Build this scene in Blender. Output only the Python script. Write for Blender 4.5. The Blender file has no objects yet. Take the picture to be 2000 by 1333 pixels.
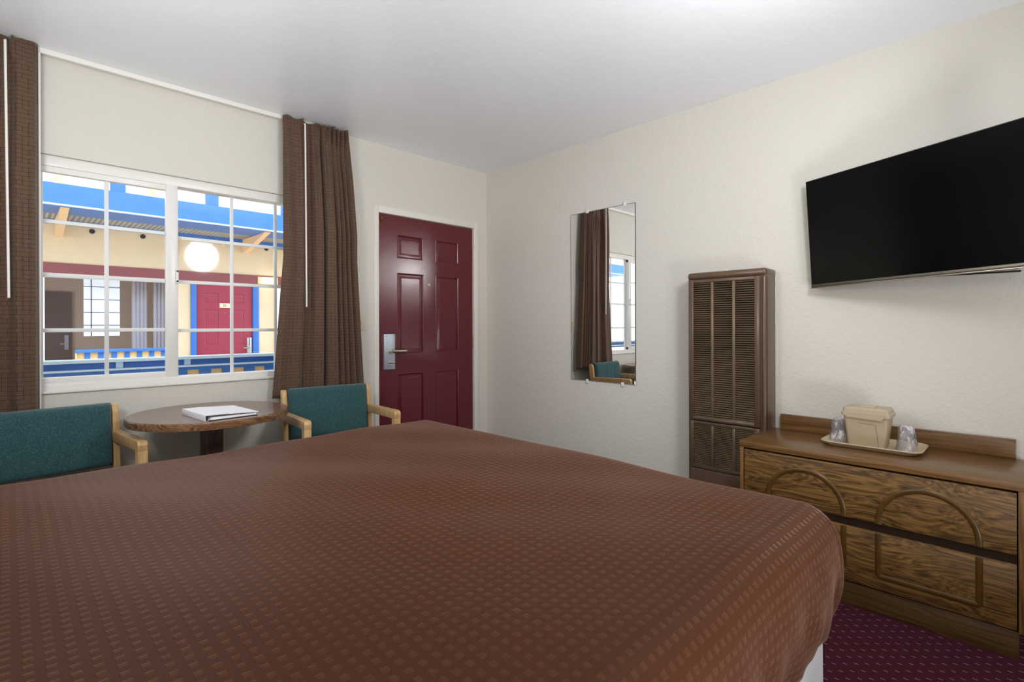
import bpy, bmesh, math, random
from mathutils import Matrix, Vector, Euler
random.seed(7)
scene = bpy.context.scene
COL = scene.collection
PI = math.pi
R = math.radians

# ---------------------------------------------------------------- key sizes
CAM_Z = 1.18
XW = 2.971          # inside face of the right wall
YW = 3.329          # inside face of the window wall
ZC = 2.51           # ceiling
XL, YB = -0.46, -3.0

# ================================================================ mesh helpers
class MB:
    def __init__(self):
        self.bm = bmesh.new()
    def _merge(self, t, M=None):
        if M is not None:
            t.transform(M)
        me = bpy.data.meshes.new('tmp')
        t.to_mesh(me); t.free()
        self.bm.from_mesh(me)
        bpy.data.meshes.remove(me)
        return self
    def box(self, x0, x1, y0, y1, z0, z1, b=0.0, seg=2, M=None):
        t = bmesh.new()
        bmesh.ops.create_cube(t, size=1.0)
        for v in t.verts:
            v.co = Vector(((x0+x1)/2 + v.co.x*(x1-x0), (y0+y1)/2 + v.co.y*(y1-y0), (z0+z1)/2 + v.co.z*(z1-z0)))
        if b > 0:
            bmesh.ops.bevel(t, geom=t.edges[:], offset=b, segments=seg, profile=0.5, affect='EDGES')
        return self._merge(t, M)
    def prism(self, pts, axis, a0, a1, b=0.0, seg=2, M=None):
        """polygon pts extruded along axis ('x','y','z') from a0 to a1"""
        t = bmesh.new()
        def P(p, a):
            if axis == 'x': return (a, p[0], p[1])
            if axis == 'y': return (p[0], a, p[1])
            return (p[0], p[1], a)
        v0 = [t.verts.new(P(p, a0)) for p in pts]
        v1 = [t.verts.new(P(p, a1)) for p in pts]
        n = len(pts)
        t.faces.new(v0); t.faces.new(list(reversed(v1)))
        for i in range(n):
            t.faces.new((v0[i], v1[i], v1[(i+1) % n], v0[(i+1) % n]))
        bmesh.ops.recalc_face_normals(t, faces=t.faces[:])
        if b > 0:
            bmesh.ops.bevel(t, geom=t.edges[:], offset=b, segments=seg, profile=0.5, affect='EDGES')
        return self._merge(t, M)
    def loft(self, rings, cap0=True, cap1=True, M=None):
        """closed rings of equal length, bridged in order"""
        t = bmesh.new()
        vs = [[t.verts.new(p) for p in r] for r in rings]
        n = len(rings[0])
        for a, b in zip(vs[:-1], vs[1:]):
            for i in range(n):
                t.faces.new((a[i], a[(i+1) % n], b[(i+1) % n], b[i]))
        if cap0: t.faces.new(list(reversed(vs[0])))
        if cap1: t.faces.new(vs[-1])
        bmesh.ops.recalc_face_normals(t, faces=t.faces[:])
        return self._merge(t, M)
    def cyl(self, c, r, h, axis='z', n=24, r2=None, M=None):
        r2 = r if r2 is None else r2
        rings = []
        for k, (a, rr) in enumerate(((0, r), (h, r2))):
            ring = []
            for i in range(n):
                th = 2*PI*i/n
                u, v = rr*math.cos(th), rr*math.sin(th)
                if axis == 'z': ring.append((c[0]+u, c[1]+v, c[2]+a))
                elif axis == 'y': ring.append((c[0]+u, c[1]+a, c[2]+v))
                else: ring.append((c[0]+a, c[1]+u, c[2]+v))
            rings.append(ring)
        return self.loft(rings, M=M)
    def lathe(self, c, prof, n=32, M=None, cap0=True, cap1=True):
        rings = [[(c[0]+r*math.cos(2*PI*i/n), c[1]+r*math.sin(2*PI*i/n), c[2]+z) for i in range(n)] for r, z in prof]
        return self.loft(rings, cap0, cap1, M)
    def tube(self, pts, r, n=10, M=None):
        pts = [Vector(p) for p in pts]
        rings = []
        up = None
        for i, p in enumerate(pts):
            d = (pts[min(i+1, len(pts)-1)] - pts[max(i-1, 0)]).normalized()
            if up is None:
                up = d.orthogonal().normalized()
            else:
                up = (up - d*up.dot(d)).normalized()
            s = d.cross(up)
            rings.append([tuple(p + up*(r*math.cos(2*PI*k/n)) + s*(r*math.sin(2*PI*k/n))) for k in range(n)])
        return self.loft(rings, M=M)
    def sweep(self, pts, prof, closed=False, M=None):
        """sweep a (normal-in-plane, out) profile along a path in the YZ plane; out = -x"""
        rings = []
        n = len(pts)
        for i, (y, z) in enumerate(pts):
            a = pts[(i-1) % n] if (closed or i > 0) else pts[i]
            b = pts[(i+1) % n] if (closed or i < n-1) else pts[i]
            dy, dz = b[0]-a[0], b[1]-a[1]
            L = math.hypot(dy, dz) or 1
            ny, nz = -dz/L, dy/L
            rings.append([(-o, y+ny*t, z+nz*t) for t, o in prof])
        return self.loft(rings, M=M)
    def build(self, name, mat, parent=None, smooth=True, angle=35):
        me = bpy.data.meshes.new(name)
        self.bm.to_mesh(me); self.bm.free()
        mats = mat if isinstance(mat, (list, tuple)) else [mat]
        for m in mats: me.materials.append(m)
        if smooth:
            for p in me.polygons: p.use_smooth = True
            me.set_sharp_from_angle(angle=R(angle))
        o = bpy.data.objects.new(name, me)
        COL.objects.link(o)
        if parent is not None:
            attach(o, parent)
        return o

def attach(o, parent, local=False):
    o.parent = parent
    if not local and not parent.get('_local'):
        p, M = parent, Matrix.Identity(4)
        while p is not None:
            M = p.matrix_basis @ M if p.parent is None else p.matrix_basis @ M
            p = p.parent
        root = parent
        while root.parent is not None: root = root.parent
        if parent.type == 'EMPTY':
            o.matrix_parent_inverse = parent.matrix_basis.inverted()

def tag(o, label=None, cat=None, group=None, kind=None):
    if label: o['label'] = label
    if cat: o['category'] = cat
    if group: o['group'] = group
    if kind: o['kind'] = kind
    return o

def thing(name, loc, label, cat, group=None, kind=None, rot=None, local=False):
    o = bpy.data.objects.new(name, None)
    o.empty_display_size = 0.1
    o.location = loc
    if rot: o.rotation_euler = rot
    COL.objects.link(o)
    tag(o, label, cat, group, kind)
    if local: LOCAL.add(o.name)
    return o
LOCAL = set()

def attach(o, parent):
    """children of plain Empties keep world coordinates; children of LOCAL Empties and of meshes use their parent's space"""
    o.parent = parent
    if parent.type == 'EMPTY' and parent.name not in LOCAL:
        o.matrix_parent_inverse = parent.matrix_basis.inverted()
    return o

# ================================================================ materials
def lin(c):
    c = c/255.0
    return c/12.92 if c <= 0.04045 else ((c+0.055)/1.055)**2.4
def rgb(r, g, b): return (lin(r), lin(g), lin(b), 1.0)

class NT:
    def __init__(self, name):
        self.m = bpy.data.materials.new(name); self.m.use_nodes = True
        self.t = self.m.node_tree; self.n = self.t.nodes; self.l = self.t.links
        self.b = self.n['Principled BSDF']
    def add(self, kind, **kw):
        x = self.n.new(kind)
        for k, v in kw.items():
            if k in x.inputs.keys() if hasattr(x.inputs, 'keys') else False: x.inputs[k].default_value = v
            else: setattr(x, k, v)
        return x
    def link(self, a, b): self.l.new(a, b)
    def val(self, op, a, b=None):
        x = self.n.new('ShaderNodeMath'); x.operation = op
        for i, q in enumerate((a, b)):
            if q is None: continue
            if isinstance(q, (int, float)): x.inputs[i].default_value = q
            else: self.l.new(q, x.inputs[i])
        return x.outputs[0]
    def coord(self, kind='Object', scale=(1, 1, 1), rot=(0, 0, 0)):
        tc = self.n.new('ShaderNodeTexCoord'); mp = self.n.new('ShaderNodeMapping')
        mp.inputs['Scale'].default_value = scale; mp.inputs['Rotation'].default_value = rot
        self.l.new(tc.outputs[kind], mp.inputs[0])
        return mp.outputs[0]
    def noise(self, vec, scale, detail=3, rough=0.55, dist=0.0):
        x = self.n.new('ShaderNodeTexNoise')
        x.inputs['Scale'].default_value = scale; x.inputs['Detail'].default_value = detail
        x.inputs['Roughness'].default_value = rough; x.inputs['Distortion'].default_value = dist
        if vec is not None: self.l.new(vec, x.inputs['Vector'])
        return x.outputs['Fac']
    def ramp(self, fac, stops):
        x = self.n.new('ShaderNodeValToRGB')
        el = x.color_ramp.elements
        while len(el) < len(stops): el.new(0.5)
        for e, (p, c) in zip(el, stops):
            e.position = p; e.color = c
        self.l.new(fac, x.inputs[0])
        return x.outputs['Color']
    def mix(self, fac, a, b):
        x = self.n.new('ShaderNodeMix'); x.data_type = 'RGBA'
        for sock, q in ((x.inputs[0], fac), (x.inputs[6], a), (x.inputs[7], b)):
            if isinstance(q, (int, float)): sock.default_value = q
            elif isinstance(q, tuple): sock.default_value = q
            else: self.l.new(q, sock)
        return x.outputs[2]
    def bump(self, h, strength=0.2, dist=0.01):
        x = self.n.new('ShaderNodeBump')
        x.inputs['Strength'].default_value = strength; x.inputs['Distance'].default_value = dist
        self.l.new(h, x.inputs['Height'])
        self.l.new(x.outputs[0], self.b.inputs['Normal'])
    def base(self, c):
        if isinstance(c, tuple): self.b.inputs['Base Color'].default_value = c
        else: self.l.new(c, self.b.inputs['Base Color'])
    def set(self, **kw):
        for k, v in kw.items(): self.b.inputs[k.replace('_', ' ')].default_value = v
        return self

def plain(name, c, rough=0.5, metal=0.0, spec=0.5, noise=0.0, nscale=40, bump=0.0, bscale=200, coat=0.0):
    t = NT(name)
    t.set(Roughness=rough, Metallic=metal, Specular_IOR_Level=spec, Coat_Weight=coat)
    if noise > 0:
        f = t.noise(t.coord(), nscale, 4)
        dk = tuple(x*(1-noise) for x in c[:3]) + (1,)
        lt = tuple(min(1, x*(1+noise)) for x in c[:3]) + (1,)
        t.base(t.ramp(f, [(0.3, dk), (0.7, lt)]))
    else:
        t.base(c)
    if bump > 0:
        t.bump(t.noise(t.coord(), bscale, 3), bump, 0.004)
    return t.m

M = {}
def wall_mat(name, c, rough, bump, spec=0.3, dist=0.004):
    t = NT(name); t.set(Roughness=rough, Specular_IOR_Level=spec)
    co = t.coord()
    f = t.noise(co, 1.3, 4)
    t.base(t.ramp(f, [(0.3, tuple(x*0.97 for x in c[:3])+(1,)), (0.7, c)]))
    a = t.noise(co, 42, 4, 0.6); b = t.noise(co, 110, 2)
    t.bump(t.val('ADD', t.val('MULTIPLY', a, 1.0), t.val('MULTIPLY', b, 0.5)), bump, dist)
    return t.m
M['wall'] = wall_mat('cream_wall_paint', rgb(216, 212, 203), 0.62, 0.5, dist=0.006)
def ceiling_mat():
    t = NT('ceiling_paint'); t.set(Roughness=0.34, Specular_IOR_Level=0.55)
    co = t.coord()
    t.base(rgb(241, 244, 249))
    a = t.noise(t.coord(scale=(1, 1, 1)), 9, 5, 0.6, 0.6)
    b = t.noise(co, 45, 3)
    pk = t.val('POWER', a, 3.0)
    t.bump(t.val('ADD', pk, t.val('MULTIPLY', b, 0.14)), 0.22, 0.014)
    return t.m
M['ceiling'] = ceiling_mat()
M['trim'] = plain('white_trim_paint', rgb(226, 222, 214), 0.35)
M['vinyl'] = plain('white_vinyl', rgb(232, 230, 226), 0.3)
M['muntin'] = plain('white_muntin', rgb(226, 228, 228), 0.35)
M['white_plastic'] = plain('white_plastic', rgb(236, 234, 228), 0.3)

def carpet():
    t = NT('maroon_carpet'); t.set(Roughness=0.95, Specular_IOR_Level=0.1)
    co = t.coord()
    # staggered lattice of short beige dashes running along y
    sep = t.n.new('ShaderNodeSeparateXYZ'); t.link(co, sep.inputs[0])
    P = 0.054
    ux = t.val('DIVIDE', sep.outputs[0], P); uy = t.val('DIVIDE', sep.outputs[1], P)
    def dash(ox, oy):
        fx = t.val('SUBTRACT', t.val('FRACT', t.val('ADD', ux, ox+50)), 0.5)
        fy = t.val('SUBTRACT', t.val('FRACT', t.val('ADD', uy, oy+50)), 0.5)
        return t.val('MULTIPLY', t.val('LESS_THAN', t.val('ABSOLUTE', fx), 0.033), t.val('LESS_THAN', t.val('ABSOLUTE', fy), 0.12))
    d = t.val('MAXIMUM', dash(0, 0), dash(0.5, 0.5))
    n = t.noise(co, 320, 2)
    pile = t.ramp(n, [(0.3, rgb(46, 16, 26)), (0.7, rgb(88, 38, 54))])
    t.base(t.mix(d, pile, rgb(146, 122, 114)))
    t.bump(n, 0.6, 0.004)
    return t.m
M['carpet'] = carpet()

def wood(name, dark, mid, light, along='y', rough=0.35, fine=55.0, figure=0.05, spec=0.5, fscale=3.2, contrast=1.0):
    """straight-grained veneer: streaks along one axis, bent into long arches by a slow warp"""
    t = NT(name); t.set(Roughness=rough, Specular_IOR_Level=spec)
    co = t.coord()
    sep = t.n.new('ShaderNodeSeparateXYZ'); t.link(co, sep.inputs[0])
    X, Y, Z = sep.outputs
    L, A, B = {'x': (X, Y, Z), 'y': (Y, X, Z), 'z': (Z, X, Y)}[along]
    def vec(a, b, c):
        q = t.n.new('ShaderNodeCombineXYZ')
        for i, k in enumerate((a, b, c)): t.link(k, q.inputs[i])
        return q.outputs[0]
    slow = t.noise(vec(t.val('MULTIPLY', L, 0.9), t.val('MULTIPLY', A, 3.0), t.val('MULTIPLY', B, 3.6)), fscale/3.2*1.6, 2, 0.5)
    warp = t.val('MULTIPLY', t.val('SUBTRACT', slow, 0.5), figure*8)
    A2 = t.val('ADD', A, warp); B2 = t.val('ADD', B, warp)
    g1 = t.noise(vec(t.val('MULTIPLY', L, 0.3), t.val('MULTIPLY', A2, fine), t.val('MULTIPLY', B2, fine)), 1.0, 2, 0.6)
    g2 = t.noise(vec(t.val('MULTIPLY', L, 4.0), t.val('MULTIPLY', A, fine*7), t.val('MULTIPLY', B, fine*7)), 1.0, 3, 0.6)
    f = t.val('ADD', t.val('MULTIPLY', g1, 0.64), t.val('MULTIPLY', g2, 0.36))
    w = 0.15/contrast
    t.base(t.ramp(f, [(0.5-w, dark), (0.5, mid), (0.5+w, light)]))
    t.bump(g2, 0.10, 0.001)
    return t.m
M['oak_y'] = wood('oak_drawer_front', rgb(60, 41, 19), rgb(107, 77, 38), rgb(139, 104, 56), 'y', 0.42, 115, 0.034, contrast=1.25)
M['oak_top'] = wood('oak_laminate_top', rgb(84, 57, 30), rgb(112, 80, 46), rgb(134, 98, 60), 'y', 0.28, 80, 0.012)
M['shaded_oak_plinth'] = wood('shaded_oak_plinth', rgb(60, 42, 20), rgb(86, 62, 31), rgb(104, 77, 42), 'y', 0.4, 90, 0.015)  # plinth oak darkened, the shadow below the drawers is in the colour
M['oak_z'] = wood('oak_side', rgb(72, 44, 19), rgb(118, 79, 38), rgb(150, 108, 58), 'z', 0.4, 70, 0.02)
M['oak_mould'] = plain('oak_moulding', rgb(84, 59, 20), 0.3, noise=0.2, nscale=30)
M['shadow_wood'] = plain('shaded_oak_gap', rgb(40, 25, 12), 0.75, noise=0.2, spec=0.2)  # oak darkened; shade in the gaps around the drawers is put into the colour
M['walnut_top'] = wood('walnut_table_top', rgb(86, 62, 54), rgb(114, 86, 76), rgb(134, 106, 94), 'x', 0.17, 60, 0.02)
M['walnut_edge'] = wood('walnut_table_edge', rgb(66, 44, 30), rgb(126, 92, 64), rgb(170, 134, 98), 'x', 0.3, 60, 0.06)
M['walnut_post'] = wood('walnut_post', rgb(42, 24, 18), rgb(70, 43, 31), rgb(94, 60, 42), 'z', 0.32, 60, 0.02)
M['beech'] = wood('beech_frame', rgb(176, 136, 86), rgb(200, 162, 110), rgb(216, 182, 132), 'z', 0.32, 50, 0.02)

def teal():
    t = NT('teal_woven_fabric'); t.set(Roughness=0.9, Specular_IOR_Level=0.2, Sheen_Weight=0.25)
    co = t.coord()
    v = t.n.new('ShaderNodeTexVoronoi'); v.inputs['Scale'].default_value = 210
    t.link(co, v.inputs['Vector'])
    n = t.noise(co, 380, 2)
    f = t.val('ADD', t.val('MULTIPLY', v.outputs['Distance'], 0.8), t.val('MULTIPLY', n, 0.4))
    t.base(t.ramp(f, [(0.25, rgb(36, 66, 72)), (0.6, rgb(48, 82, 87)), (0.98, rgb(72, 106, 108))]))
    t.bump(f, 0.35, 0.002)
    return t.m
M['teal'] = teal()

def curtain_mat():
    t = NT('brown_lined_curtain_fabric'); t.set(Roughness=0.72, Specular_IOR_Level=0.3, Sheen_Weight=0.2)
    uv = t.coord('UV')
    sep = t.n.new('ShaderNodeSeparateXYZ'); t.link(uv, sep.inputs[0])
    CW, CH = 0.022, 0.0205
    u = t.val('DIVIDE', sep.outputs[0], CW); v = t.val('DIVIDE', sep.outputs[1], CH)
    cu, cv = t.val('FLOOR', u), t.val('FLOOR', v)
    comb = t.n.new('ShaderNodeCombineXYZ'); t.link(cu, comb.inputs[0]); t.link(cv, comb.inputs[1])
    wn = t.n.new('ShaderNodeTexWhiteNoise'); wn.noise_dimensions = '2D'; t.link(comb.outputs[0], wn.inputs['Vector'])
    comb2 = t.n.new('ShaderNodeCombineXYZ'); t.link(t.val('FLOOR', t.val('DIVIDE', cu, 2.0)), comb2.inputs[0]); t.link(t.val('ADD', cv, 77.0), comb2.inputs[1])
    wn2 = t.n.new('ShaderNodeTexWhiteNoise'); wn2.noise_dimensions = '2D'; t.link(comb2.outputs[0], wn2.inputs['Vector'])
    fu, fv = t.val('FRACT', u), t.val('FRACT', v)
    vert = t.val('MULTIPLY', t.val('LESS_THAN', fu, 0.085), t.val('LESS_THAN', wn.outputs['Value'], 0.46))
    hor = t.val('MULTIPLY', t.val('LESS_THAN', fv, 0.09), t.val('GREATER_THAN', wn2.outputs['Value'], 0.07))
    line = t.val('MAXIMUM', vert, hor)
    n = t.noise(uv, 900, 2)
    cloth = t.ramp(n, [(0.3, rgb(84, 62, 47)), (0.7, rgb(102, 78, 61))])
    t.base(t.mix(line, cloth, rgb(44, 29, 21)))
    t.bump(t.val('SUBTRACT', n, line), 0.15, 0.001)
    return t.m
M['curtain'] = curtain_mat()
M['lining'] = plain('white_curtain_lining', rgb(226, 222, 222), 0.8)

def spread_mat():
    t = NT('brown_quilted_bedspread'); t.set(Roughness=0.55, Specular_IOR_Level=0.14, Sheen_Weight=0.48, Sheen_Roughness=0.30)
    t.b.inputs['Sheen Tint'].default_value = rgb(232, 196, 180)
    uv = t.coord('UV')
    sep = t.n.new('ShaderNodeSeparateXYZ'); t.link(uv, sep.inputs[0])
    P = 0.0265
    fu = t.val('FRACT', t.val('DIVIDE', t.val('ADD', sep.outputs[0], 5.0), P))
    fv = t.val('FRACT', t.val('DIVIDE', t.val('ADD', sep.outputs[1], 5.0), P))
    def soft(f):
        a = t.val('ABSOLUTE', t.val('SUBTRACT', f, 0.5))
        x = t.n.new('ShaderNodeMapRange'); x.interpolation_type = 'SMOOTHSTEP'
        x.inputs[1].default_value = 0.29; x.inputs[2].default_value = 0.19; x.inputs[3].default_value = 0; x.inputs[4].default_value = 1
        t.link(a, x.inputs[0]); return x.outputs[0]
    sq = t.val('MULTIPLY', soft(fu), soft(fv))
    n = t.noise(uv, 500, 3); big = t.noise(uv, 2.2, 3)
    low = t.ramp(n, [(0.3, rgb(68, 36, 18)), (0.7, rgb(82, 45, 24))])
    hi = t.ramp(n, [(0.3, rgb(80, 45, 25)), (0.7, rgb(95, 55, 33))])
    t.base(t.mix(sq, low, hi))
    h = t.val('ADD', t.val('ADD', t.val('MULTIPLY', sq, 1.0), t.val('MULTIPLY', n, 0.25)), t.val('MULTIPLY', big, 1.5))
    t.bump(h, 0.36, 0.004)
    return t.m
M['spread'] = spread_mat()
M['sheet'] = plain('white_cotton', rgb(200, 201, 205), 0.85, bump=0.2, bscale=30)

def door_mat(name, c, rough, bump):
    t = NT(name); t.set(Roughness=rough, Specular_IOR_Level=0.55, Coat_Weight=0.15, Coat_Roughness=0.12)
    co = t.coord(scale=(1, 1, 0.55))
    n = t.noise(co, 190, 3, 0.6)
    t.base(c)
    t.bump(n, bump, 0.003)
    return t.m
M['door'] = door_mat('burgundy_gloss_paint', rgb(92, 14, 30), 0.2, 0.2)
M['far_door'] = door_mat('crimson_paint', rgb(160, 52, 78), 0.4, 0.1)
M['steel'] = plain('brushed_steel', rgb(196, 202, 214), 0.42, 0.7, noise=0.06, nscale=80)
M['nickel'] = plain('satin_nickel', rgb(196, 190, 176), 0.28, 1.0)
M['brass'] = plain('old_brass', rgb(128, 88, 44), 0.4, 0.9)
M['hinge'] = plain('painted_hinge', rgb(190, 182, 166), 0.35, 0.6)
M['beige_plastic'] = plain('beige_plastic', rgb(212, 202, 182), 0.4)
M['heater'] = plain('brown_enamel', rgb(100, 80, 64), 0.3, 0.25, noise=0.12, nscale=6)
M['heater_slat'] = plain('brown_louvre_metal', rgb(124, 104, 82), 0.36, 0.2, noise=0.22, nscale=5)
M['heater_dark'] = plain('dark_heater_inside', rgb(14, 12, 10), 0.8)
M['mullion'] = plain('worn_bronze_bar', rgb(120, 102, 80), 0.35, 0.4, noise=0.15, nscale=5)
M['tv_screen'] = plain('black_glass_panel', rgb(6, 6, 7), 0.16, 0, 0.12)
M['tv_frame'] = plain('dark_grey_bezel', rgb(46, 46, 46), 0.35, 0.5)
M['tv_strip'] = plain('brushed_silver_strip', rgb(128, 122, 108), 0.35, 0.8)
M['black'] = plain('black_metal', rgb(16, 16, 16), 0.5, 0.3)
M['bin'] = plain('tan_plastic', rgb(182, 166, 139), 0.45, bump=0.08, bscale=300)
M['tray'] = plain('tan_tray_plastic', rgb(196, 178, 148), 0.42)
M['binder'] = plain('white_binder_vinyl', rgb(236, 236, 242), 0.35)
M['paper'] = plain('white_paper', rgb(240, 240, 240), 0.7)
M['edge_dark'] = plain('dark_binder_edge', rgb(32, 32, 40), 0.4)

def mirror_mat():
    t = NT('silvered_glass'); t.set(Roughness=0.0, Metallic=1.0); t.base((0.9, 0.9, 0.89, 1)); return t.m
M['mirror'] = mirror_mat()
M['clip'] = plain('clear_clip_plastic', rgb(222, 220, 214), 0.15)

def glass_mat(name, tint, ior, rough=0.0, extra=0.0):
    t = NT(name)
    t.n.remove(t.b)
    tr = t.n.new('ShaderNodeBsdfTransparent'); tr.inputs[0].default_value = tint
    gl = t.n.new('ShaderNodeBsdfGlossy'); gl.inputs['Roughness'].default_value = rough
    fr = t.n.new('ShaderNodeFresnel'); fr.inputs['IOR'].default_value = ior
    mx = t.n.new('ShaderNodeMixShader')
    fac = fr.outputs[0]
    geo = t.n.new('ShaderNodeNewGeometry')
    fac = t.val('MULTIPLY', fac, t.val('SUBTRACT', 1.0, geo.outputs['Backfacing']))
    t.link(fac, mx.inputs[0]); t.link(tr.outputs[0], mx.inputs[1]); t.link(gl.outputs[0], mx.inputs[2])
    t.link(mx.outputs[0], t.n['Material Output'].inputs['Surface'])
    return t.m
M['pane'] = glass_mat('window_pane_glass', (0.97, 0.98, 0.98, 1), 1.5, 0.045)
M['far_pane'] = glass_mat('far_window_glass', (0.9, 0.9, 0.92, 1), 1.12)
def film_mat():
    t = NT('clear_wrapped_plastic')
    t.n.remove(t.b)
    co = t.coord(scale=(1, 1, 0.6))
    n = t.noise(co, 42, 3, 0.55, 1.0)
    bp = t.n.new('ShaderNodeBump'); bp.inputs['Strength'].default_value = 0.9; bp.inputs['Distance'].default_value = 0.01
    t.link(n, bp.inputs['Height'])
    tr = t.n.new('ShaderNodeBsdfTransparent'); tr.inputs[0].default_value = (0.93, 0.93, 0.95, 1)
    gl = t.n.new('ShaderNodeBsdfGlossy'); gl.inputs['Roughness'].default_value = 0.12
    df = t.n.new('ShaderNodeBsdfDiffuse'); df.inputs[0].default_value = rgb(240, 240, 246)
    t.link(bp.outputs[0], gl.inputs['Normal'])
    fr = t.n.new('ShaderNodeLayerWeight'); fr.inputs['Blend'].default_value = 0.35
    t.link(bp.outputs[0], fr.inputs['Normal'])
    m1 = t.n.new('ShaderNodeMixShader'); m2 = t.n.new('ShaderNodeMixShader')
    mr = t.n.new('ShaderNodeMapRange'); mr.interpolation_type = 'SMOOTHSTEP'  # white diffuse streaks painted in as highlights on the crumpled film
    mr.inputs[1].default_value = 0.50; mr.inputs[2].default_value = 0.66; mr.inputs[3].default_value = 0.10; mr.inputs[4].default_value = 0.62
    t.link(n, mr.inputs[0]); t.link(mr.outputs[0], m1.inputs[0])
    t.link(tr.outputs[0], m1.inputs[1]); t.link(df.outputs[0], m1.inputs[2])
    t.link(t.val('MULTIPLY', fr.outputs['Facing'], 0.75), m2.inputs[0])
    t.link(m1.outputs[0], m2.inputs[1]); t.link(gl.outputs[0], m2.inputs[2])
    t.link(m2.outputs[0], t.n['Material Output'].inputs['Surface'])
    return t.m
M['film'] = film_mat()

def emit(name, c, s):
    t = NT(name); t.base(c); t.b.inputs['Emission Color'].default_value = c; t.b.inputs['Emission Strength'].default_value = s
    return t.m
M['lamp_glow'] = emit('lit_lamp_glass', (1.0, 0.86, 0.62, 1), 4.0)
# outdoors
M['stucco'] = plain('cream_stucco', rgb(230, 210, 176), 0.85, noise=0.04, nscale=3, bump=0.3, bscale=80)
M['upper_stucco'] = plain('white_upper_stucco', rgb(246, 240, 228), 0.85)
M['maroon_band'] = plain('maroon_band_paint', rgb(140, 76, 80), 0.6)
M['blue'] = plain('blue_paint', rgb(58, 118, 200), 0.45, noise=0.06, nscale=6)
M['blue_lit'] = plain('skylit_blue_paint', rgb(206, 232, 252), 0.22)  # the blue paint lightened; sky light on upward faces is put into the colour
M['cream_board'] = plain('cream_board', rgb(232, 196, 140), 0.6)
M['beam'] = plain('cream_beam', rgb(240, 206, 160), 0.7)
def corr():
    t = NT('corrugated_soffit'); t.set(Roughness=0.6)
    co = t.coord()
    w = t.n.new('ShaderNodeTexWave'); w.bands_direction = 'X'; w.inputs['Scale'].default_value = 5.0
    t.link(co, w.inputs['Vector'])
    t.base(t.ramp(w.outputs['Fac'], [(0.2, rgb(140, 138, 132)), (0.8, rgb(186, 184, 176))]))
    t.bump(w.outputs['Fac'], 0.6, 0.02)
    return t.m
M['soffit'] = corr()
M['vent'] = plain('dark_vent', rgb(30, 28, 28), 0.7)
M['concrete'] = plain('walkway_concrete', rgb(196, 186, 172), 0.85, noise=0.08, nscale=4)
M['courtyard'] = plain('courtyard_paving', rgb(206, 174, 138), 0.85, noise=0.08, nscale=2)
M['far_room'] = plain('far_room_paint', rgb(222, 204, 184), 0.8)
M['far_brown'] = plain('far_dark_door', rgb(120, 100, 98), 0.5)
M['far_curtain'] = plain('pale_grey_curtain', rgb(226, 226, 234), 0.8)
M['plate_cream'] = plain('cream_plate', rgb(246, 232, 196), 0.5)
M['ink'] = plain('dark_ink', rgb(40, 48, 36), 0.6)
M['ext_wall'] = plain('cream_outside_wall', rgb(236, 212, 172), 0.85)

# ================================================================ room shell
def struct(name, mb, mat, label, cat, parent=None, **kw):
    o = mb.build(name, mat, parent, **kw)
    if parent is None: tag(o, label, cat, kind='structure')
    return o

m = MB(); m.box(XL-0.2, XW+0.2, YB-0.2, YW+0.16, -0.2, 0.0)
struct('floor', m, M['carpet'], 'dark maroon carpet with small beige dashes beside the dresser', 'floor')
m = MB(); m.box(XL-0.2, XW+0.2, YB-0.2, YW+0.16, ZC, ZC+0.2)
struct('ceiling', m, M['ceiling'], 'white glossy textured ceiling above the bed', 'ceiling')
m = MB(); m.box(XW, XW+0.2, YB, YW+0.16, 0, ZC)
struct('wall_right', m, M['wall'], 'cream wall carrying the mirror, the heater and the television', 'wall')
m = MB(); m.box(XL-0.2, XL, YB, YW+0.16, 0, ZC)
struct('wall_left', m, M['wall'], 'cream wall at the head of the bed', 'wall')
m = MB(); m.box(XL, XW, YB-0.2, YB, 0, ZC)
struct('wall_rear', m, M['wall'], 'cream wall behind the camera', 'wall')
# window wall with holes for window and door
WX0, WX1, WZ0, WZ1 = -0.20, 1.50, 0.872, 2.02
DX0, DX1, DZ = 1.905, 2.838, 2.028
T = 0.14
m = MB()
m.box(XL, WX0, YW, YW+T, 0, ZC)
m.box(WX0, WX1, YW, YW+T, 0, WZ0)
m.box(WX0, WX1, YW, YW+T, WZ1, ZC)
m.box(WX1, DX0, YW, YW+T, 0, ZC)
m.box(DX0, DX1, YW, YW+T, DZ, ZC)
m.box(DX1, XW, YW, YW+T, 0, ZC)
struct('wall_front', m, M['wall'], 'cream wall holding the window and the burgundy door', 'wall', smooth=False)
# baseboards
m = MB(); m.box(XW-0.012, XW, YB, 0.0, 0, 0.09, 0.003); m.box(XW-0.012, XW, 1.42, YW, 0, 0.09, 0.003)
struct('baseboard_right', m, M['trim'], 'white baseboard along the wall under the mirror', 'baseboard')
m = MB(); m.box(XL, 1.86, YW-0.012, YW, 0, 0.09, 0.003)
struct('baseboard_front', m, M['trim'], 'white baseboard under the window', 'baseboard')

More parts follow.
